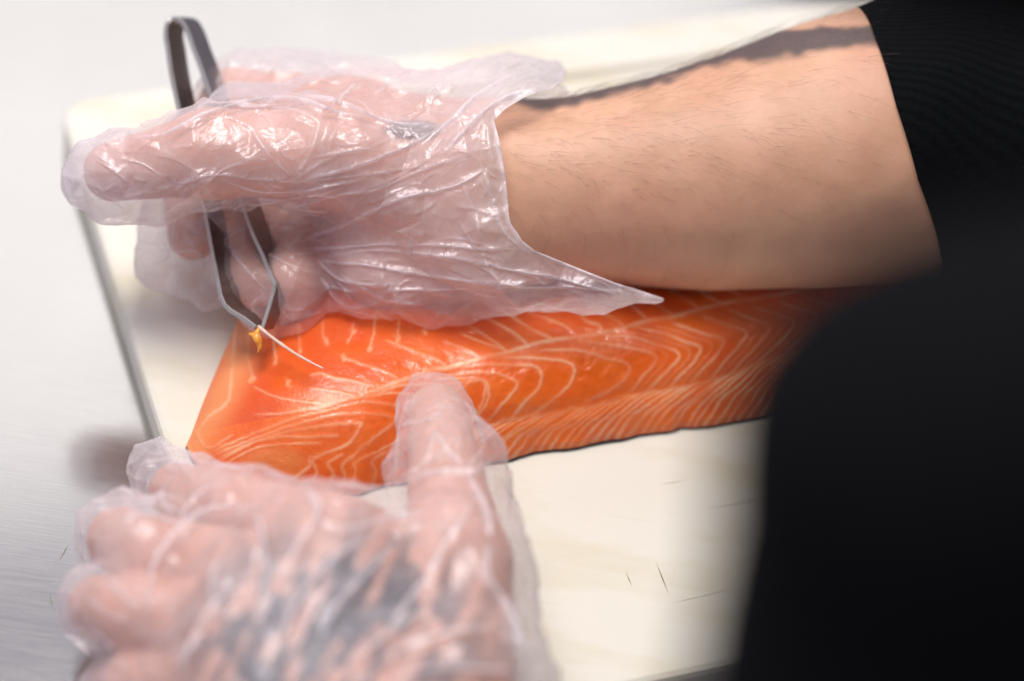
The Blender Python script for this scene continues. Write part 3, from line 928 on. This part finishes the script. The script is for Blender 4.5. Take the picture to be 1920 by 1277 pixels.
# cuff: flares away from the wrist, one corner pulled out to a point
FG.limb(Q(830, 340, .762), Q(935, 345, .762), .0285, .0305, .014)
FG.chain([Q(880, 250, .770), Q(962, 178, .775), Q(1045, 172, .784)], [.012, .0082, .0045], .014)
FG.chain([Q(850, 440, .748), Q(980, 490, .742), Q(1110, 533, .742), Q(1228, 559, .744)], [.013, .0105, .0050, .0011], .012)
FG.limb(Q(935, 345, .762), Q(1010, 350, .762), .0300, .0290, .014)
gv, gf = FG.skin(3)
gv, gf = facet(gv, gf, 2800, FR, 81, .0016, .0003)
R_folds = [
    ([(552, 456), (656, 414), (740, 376), (846, 351), (918, 317)], 5, 1.5), ([(550, 338), (635, 321), (728, 291), (787, 266), (821, 241)], 5, 1.5),
    ([(520, 400), (613, 368), (710, 351), (803, 317), (888, 291)], 4, 1.0), ([(560, 468), (677, 463), (787, 458), (888, 467), (973, 467)], 4, 1.4),
    ([(590, 486), (677, 499), (787, 516), (930, 532), (1142, 545)], 4, 1.5), ([(590, 486), (651, 528), (761, 537)], 5, 1.3), ([(613, 478), (761, 473), (930, 499), (1099, 537), (1220, 560)], 4, 1.3),
    ([(790, 280), (867, 207), (930, 160), (973, 138)], 8, 1.8), ([(830, 300), (880, 240), (940, 190), (1000, 165)], 6, 1.2), ([(550, 182), (635, 194), (728, 232), (821, 236)], 5, 1.6), ([(626, 198), (672, 160)], 4, 1.2),
    ([(240, 371), (300, 356), (350, 343), (400, 332), (500, 334), (600, 335), (760, 318), (900, 300)], 2.2, 1.1),
    ([(240, 262), (300, 258), (338, 241), (382, 216), (429, 200), (491, 188), (560, 190), (640, 215), (700, 226)], 5, 1.7),
    ([(380, 352), (430, 318), (480, 300)], 4, .9), ([(470, 240), (500, 285), (548, 332)], 4, .9), ([(600, 230), (585, 280), (548, 332)], 4, .8), ([(545, 335), (640, 290), (700, 280)], 4, 1.0),
    ([(430, 345), (500, 355), (600, 350), (700, 330)], 4, 1.2), ([(455, 385), (540, 370), (640, 352)], 3.5, 1.1), ([(600, 520), (640, 570), (700, 590)], 5, 1.2), ([(640, 515), (720, 560), (800, 575)], 5, 1.0),
    ([(700, 545), (800, 548), (880, 540)], 4, 1.0), ([(300, 470), (345, 470), (372, 475), (380, 520)], 3, 1.1), ([(330, 410), (325, 450), (310, 490)], 3, .9), ([(430, 470), (465, 510), (500, 545)], 3, .9),
    ([(230, 300), (270, 310), (300, 330)], 3, .8), ([(280, 290), (330, 300), (380, 330)], 3, .7), ([(930, 240), (945, 330), (960, 420), (1000, 470), (1100, 515), (1225, 560)], 4, 1.0),
    ([(900, 300), (925, 380), (950, 440), (1000, 480)], 4, 1.1), ([(860, 330), (890, 400), (905, 450)], 3.5, .9)]
gv, cr, gn = wrinkle(gv, gf, R_folds, 420, (140, 110, 1200, 610), 5)
u_, w_, d_ = pix(gv)
xe = np.interp(w_, [120, 150, 165, 180, 203, 225, 260, 330, 420, 450, 470, 500, 530, 560, 600], [1064, 1058, 1040, 990, 950, 926, 934, 946, 960, 975, 1000, 1075, 1150, 1245, 1250])
xf = np.interp(w_, [120, 140, 165, 185, 230, 400, 560, 600], [1000, 1020, 1062, 1068, 1045, 1010, 1010, 1000])
axd = np.interp(u_, [900, 1130, 1300], [.764, .764, .765])
far_ = sstep(-.004, .010, d_ - axd)
xc = xe * (1 - far_) + np.maximum(xf, np.minimum(xe, 1090)) * far_
xc = xc + 4 * noise(np.stack([w_ / 45, d_ * 25, u_ * 0], 1), 51)
rim = np.exp(-((xc - u_) / 6.0) ** 2)
xm = sstep(700, 930, u_) * .10 + .16 * np.exp(-(((u_ - 930) / 70) ** 2 + ((w_ - 195) / 60) ** 2))
ins_ = u_ < xc
keepv = np.zeros(len(gv), bool); keepv[gf[ins_[gf].any(1)]] = True
mv = keepv & ~ins_                                          # cut cleanly along the hem
gv[mv] += RT * ((xc - u_) * d_ / FPX)[mv][:, None]
gf = gf[ins_[gf].any(1)]
xm = xm + .16 * sstep(330, 200, u_) - .20 * np.exp(-(((u_ - 470) / 110) ** 2 + ((w_ - 500) / 100) ** 2))
gv, gf, at = keep_faces(gv, gf, keepv, dict(cr=cr, rim=rim, xm=xm))
glove_out('glove', gv, gf, at['cr'], at['rim'], .33, 'wrinkled clear plastic glove on the hand holding the tweezers', at['xm'])

# left glove
FG = Field(*bounds(L_thumb + L_index + L_mid + L_ring + L_lit, .036), .0011)
left_hand(FG, .0011, .0045)
FG.limb(L_thumb[2], L_thumb[3], .0118, .0102, .005)
FG.limb(P(838, 900, .038), P(850, 1080, .046), .0145, .0155, .012)
FG.limb(P(850, 1080, .046), P(880, 1300, .046), .0155, .0210, .012)
FG.chain([P(330, 920, .018), P(296, 882, .012), P(276, 852, .010)], [.0072, .0056, .0038], .010)        # empty index tip on the board
FG.chain([P(222, 985, .024), P(192, 985, .012)], [.0080, .0045], .006)
FG.chain([P(190, 1145, .020), P(178, 1185, .006)], [.0070, .0045], .006)
FG.limb(P(640, 985, .043), P(760, 990, .040), .0055, .0060, .014)
FG.limb(P(400, 960, .036), P(300, 1015, .036), .0065, .0065, .012)
FG.limb(P(270, 1040, .038), P(235, 1130, .035), .0070, .0070, .012)
FG.limb(P(330, 1060, .044), P(300, 1150, .042), .0080, .0080, .012)
FG.limb(P(560, 1040, .051), P(450, 1120, .050), .012, .012, .010)
gv, gf = FG.skin(3)
gv, gf = facet(gv, gf, 2600, FL, 85, .0013, .0003)
k7, o7 = .4948, np.array([100, 700])
A7 = lambda pts: [tuple(np.array(p) * k7 + o7) for p in pts]
L_folds = [(A7(p), w_, a_) for p, w_, a_ in (
    ([(720, 500), (600, 520), (480, 600), (390, 720), (350, 900)], 9, 2.6), ([(960, 450), (1000, 530), (930, 650), (860, 760)], 9, 2.4), ([(790, 540), (795, 650), (800, 820), (760, 950)], 7, 1.8),
    ([(620, 700), (600, 800), (615, 880)], 6, 1.5), ([(1580, 500), (1500, 640), (1420, 780), (1330, 900), (1200, 1060)], 10, 2.6), ([(1290, 640), (1200, 740), (1080, 880), (1000, 1000)], 8, 2.2),
    ([(1150, 640), (1010, 760), (900, 900), (850, 1080)], 8, 2.0), ([(1640, 640), (1640, 760), (1720, 900), (1780, 1050)], 8, 2.0), ([(1400, 900), (1250, 1000), (1120, 1120)], 8, 2.2),
    ([(1700, 980), (1500, 990), (1300, 1060), (1150, 1150)], 8, 2.2), ([(1750, 1130), (1500, 1120), (1300, 1160)], 9, 2.4), ([(1100, 780), (980, 900), (900, 1100)], 7, 1.8), ([(740, 800), (600, 900), (520, 1040), (500, 1150)], 9, 2.3),
    ([(260, 560), (330, 545), (420, 560), (480, 575)], 6, 1.8), ([(180, 450), (250, 440), (310, 470)], 5, 1.4), ([(600, 420), (500, 520), (480, 560)], 6, 1.5), ([(400, 440), (420, 500), (470, 540)], 4, 1.2),
    ([(1450, 220), (1440, 280), (1420, 340), (1330, 420)], 5, 1.5), ([(1450, 220), (1500, 300), (1560, 360)], 5, 1.2), ([(1530, 250), (1470, 310), (1400, 390)], 4, 1.0), ([(1360, 170), (1330, 200), (1380, 190), (1480, 170)], 3, .9),
    ([(1320, 430), (1450, 390), (1560, 385), (1630, 400)], 6, 1.8), ([(1560, 385), (1620, 480), (1660, 640)], 6, 1.8), ([(1350, 70), (1320, 180), (1310, 330), (1290, 430)], 3, .8), ([(1620, 300), (1600, 330), (1570, 370)], 3, .9),
    ([(130, 850), (200, 900), (300, 960)], 6, 1.6), ([(200, 780), (260, 840), (330, 900)], 5, 1.3), ([(150, 980), (200, 1000), (240, 1060)], 6, 1.5), ([(1000, 560), (1100, 600), (1250, 560), (1400, 520)], 7, 1.6), ([(400, 250), (470, 340), (540, 400)], 4, 1.0), ([(320, 350), (420, 330), (500, 350)], 4, 1.0))]
gv, cr, gn = wrinkle(gv, gf, L_folds, 200, (120, 720, 1010, 1300), 9, 1.15, 1.15)
glove_out('glove', gv, gf, cr, np.zeros(len(gv)), .25, 'blurred clear plastic glove on the hand pressing the fillet')

# ------------------------------------------------------------------ clothes
FS = Field(*bounds(tp, .14), .006)
for a, b, ra, rb in TORSO: FS.limb(Q(*a), Q(*b), ra, rb, .02)
v, f = FS.skin(2)
n = normals(v, f); v = v + n * (.0025 * noise(v * 22, 61) + .0012 * noise(v * 60, 62))[:, None]
so = mesh_obj('shirt', v, f, MT['cloth'], person)
so['label'] = 'black shirt, out of focus'
# right sleeve: a knit tube whose hem crosses the forearm at a slant
NA, NL = 120, 90
cpx = np.array([1600, 1850, 2400]); cpy = np.array([283, 240, 150]); cdp = np.array([.772, .78, .79]); crd = np.array([.0420, .0455, .048])
sv = []
for j in range(NL + 3):
    for i in range(NA):
        a = 2 * math.pi * i / NA                                # 0 up, 90 towards the camera, 180 down
        ca = math.cos(a)
        x0 = np.interp(-ca, [-1, -.68, -.2, .32, .97, 1], [1604, 1615, 1640, 1680, 1755, 1760])
        if math.sin(a) < 0: x0 += 40 * math.sin(a) ** 2
        jj = max(j - 2, 0) / NL
        x = x0 + (2420 - x0) * jj ** 1.2
        y = np.interp(x, cpx, cpy); dp = np.interp(x, cpx, cdp); rr = np.interp(x, cpx, crd) + .0022 + .006 * min(1, jj * 2)
        if j == 0: rr -= .0016; x += 10
        if j == 1: rr -= .0006
        rr += .0008 * math.sin(a * 5 + jj * 14) * min(1, jj * 5)
        sv.append(Q(x, y, dp) + rr * (UP * math.cos(a) - FW * math.sin(a)))
sf = []
for j in range(NL + 2):
    for i in range(NA):
        i2 = (i + 1) % NA
        sf.append([j * NA + i, j * NA + i2, (j + 1) * NA + i2, (j + 1) * NA + i])
sl = mesh_obj('sleeve', np.array(sv), np.array(sf), MT['knit'], person)
sl['label'] = 'black knit sleeve pushed up the right forearm'

# ------------------------------------------------------------------ tweezers
tw = empty('tweezers', P(485, 615, .03), 'bent dark steel fish tweezers gripping a bone', 'tweezers')
tipd = lambda y: .7335 + (615 - y) * (.775 - .7335) / 580
WID = FW * .0080 + RT * .0043 + UP * .0006


def strip(name, pts, th=.0011, wscale=None, cap=True):
    c = np.array([Q(x, y, tipd(y) + dz) for x, y, dz in pts])
    tan = np.gradient(c, axis=0); tan /= np.linalg.norm(tan, axis=1, keepdims=True)
    vs_, fs_ = [], []
    for i, (p_, t_) in enumerate(zip(c, tan)):
        W = WID * (1 if wscale is None else wscale[i])
        nr = np.cross(t_, W); nr /= np.linalg.norm(nr); nr *= th / 2
        bev = W / np.linalg.norm(W) * th * .18
        vs_ += [p_ + nr * .8, p_ + nr + bev, p_ + W + nr - bev, p_ + W + nr * .8, p_ + W - nr * .8, p_ + W - nr - bev, p_ - nr + bev, p_ - nr * .8]
        if i:
            b0 = 8 * i
            for k in range(8): fs_.append([b0 - 8 + k, b0 - 8 + (k + 1) % 8, b0 + (k + 1) % 8, b0 + k])
    fs_ += [list(range(7, -1, -1)), [len(vs_) - 8 + k for k in range(8)]]
    o = mesh_obj(name, vs_, np.array(fs_, dtype=object), MT['tool'], tw, False)
    o.data.materials.append(MT['edge'])
    for q in range(len(c) - 1):
        for k in (6, 7, 0): o.data.polygons[q * 8 + k].material_index = 1  # near edge only: lighter steel colour paints in its highlight
    return o


def dense(pts, n=6): return [tuple(p) for p in catmull(pts, n)]


strip('spring_bend', dense([(313, 92, 0), (309, 66, 0), (312, 44, 0), (322, 35, 0), (337, 39, 0), (349, 58, 0), (360, 88, 0)], 6), .0014)
left_arm = dense([(313, 92, 0), (320, 140, 0), (334, 205, 0), (360, 300, 0), (381, 385, 0), (397, 470, 0), (413, 556, 0)], 5) + [(420, 572, 0), (430, 582, 0), (455, 597, .0004), (478, 614, .001)]
strip('arm', left_arm, .0014, np.r_[np.ones(len(left_arm) - 4), .95, .9, .8, .55])
right_arm = dense([(360, 88, 0), (376, 130, 0), (393, 182, 0), (425, 300, 0), (468, 425, 0), (490, 475, 0), (507, 518, 0)], 5) + [(514, 533, 0), (512, 546, 0), (504, 575, .0003), (490, 619, .001)]
strip('arm', right_arm, .0014, np.r_[np.ones(len(right_arm) - 4), .95, .9, .8, .6])

# ------------------------------------------------------------------ pin bone and scrap of fat at the tips


def tube(name, pts, rad, m, parent, k=7):
    c = np.array(pts); tan = np.gradient(c, axis=0); tan /= np.linalg.norm(tan, axis=1, keepdims=True)
    vs_, fs_ = [], []
    for i, (p_, t_) in enumerate(zip(c, tan)):
        a = np.cross(t_, UP); a /= np.linalg.norm(a); b = np.cross(t_, a)
        for q in range(k):
            an = 2 * math.pi * q / k
            vs_.append(p_ + rad[i] * (a * math.cos(an) + b * math.sin(an)))
        if i:
            for q in range(k): fs_.append([(i - 1) * k + q, (i - 1) * k + (q + 1) % k, i * k + (q + 1) % k, i * k + q])
    fs_ += [list(range(k)), list(range(len(vs_) - 1, len(vs_) - k - 1, -1))]
    return mesh_obj(name, vs_, np.array(fs_, dtype=object), m, parent)


bt = np.linspace(0, 1, 24)
bpts = [Q(484 + 122 * t, 612 + 79 * t + 6 * math.sin(t * 3.14), .7345 - .012 * t) for t in bt]
pb = tube('pin_bone', bpts, [(.00058 - .0003 * t) * (1 + .22 * math.sin(t * 31) * math.sin(t * 13)) for t in bt], MT['bone'], None)
pb['label'] = 'thin pale fish bone pinched in the tweezer tips'; pb['category'] = 'fish bone'
FC = Field(*bounds([Q(470, 610, .735), Q(495, 670, .735)], .008), .0003)
for a, b, ra, rb in (((478, 624), (484, 640), .0009, .0014), ((484, 640), (488, 651), .0013, .0008), ((487, 650), (483, 663), .0007, .0003), ((468, 626), (480, 634), .0006, .0011), ((485, 616), (482, 628), .0007, .0009)):
    FC.limb(Q(*a, .7345), Q(*b, .7335), ra * .72, rb * .72, .001)
v, f = FC.skin(2)
n = normals(v, f); v = v + n * (.0003 * noise(v * 700, 71))[:, None]
s_ = mesh_obj('fat_scrap', v, f, MT['scrap'])
s_['label'] = 'tiny yellow scrap of fat hanging from the tweezer tips'; s_['category'] = 'fish scrap'
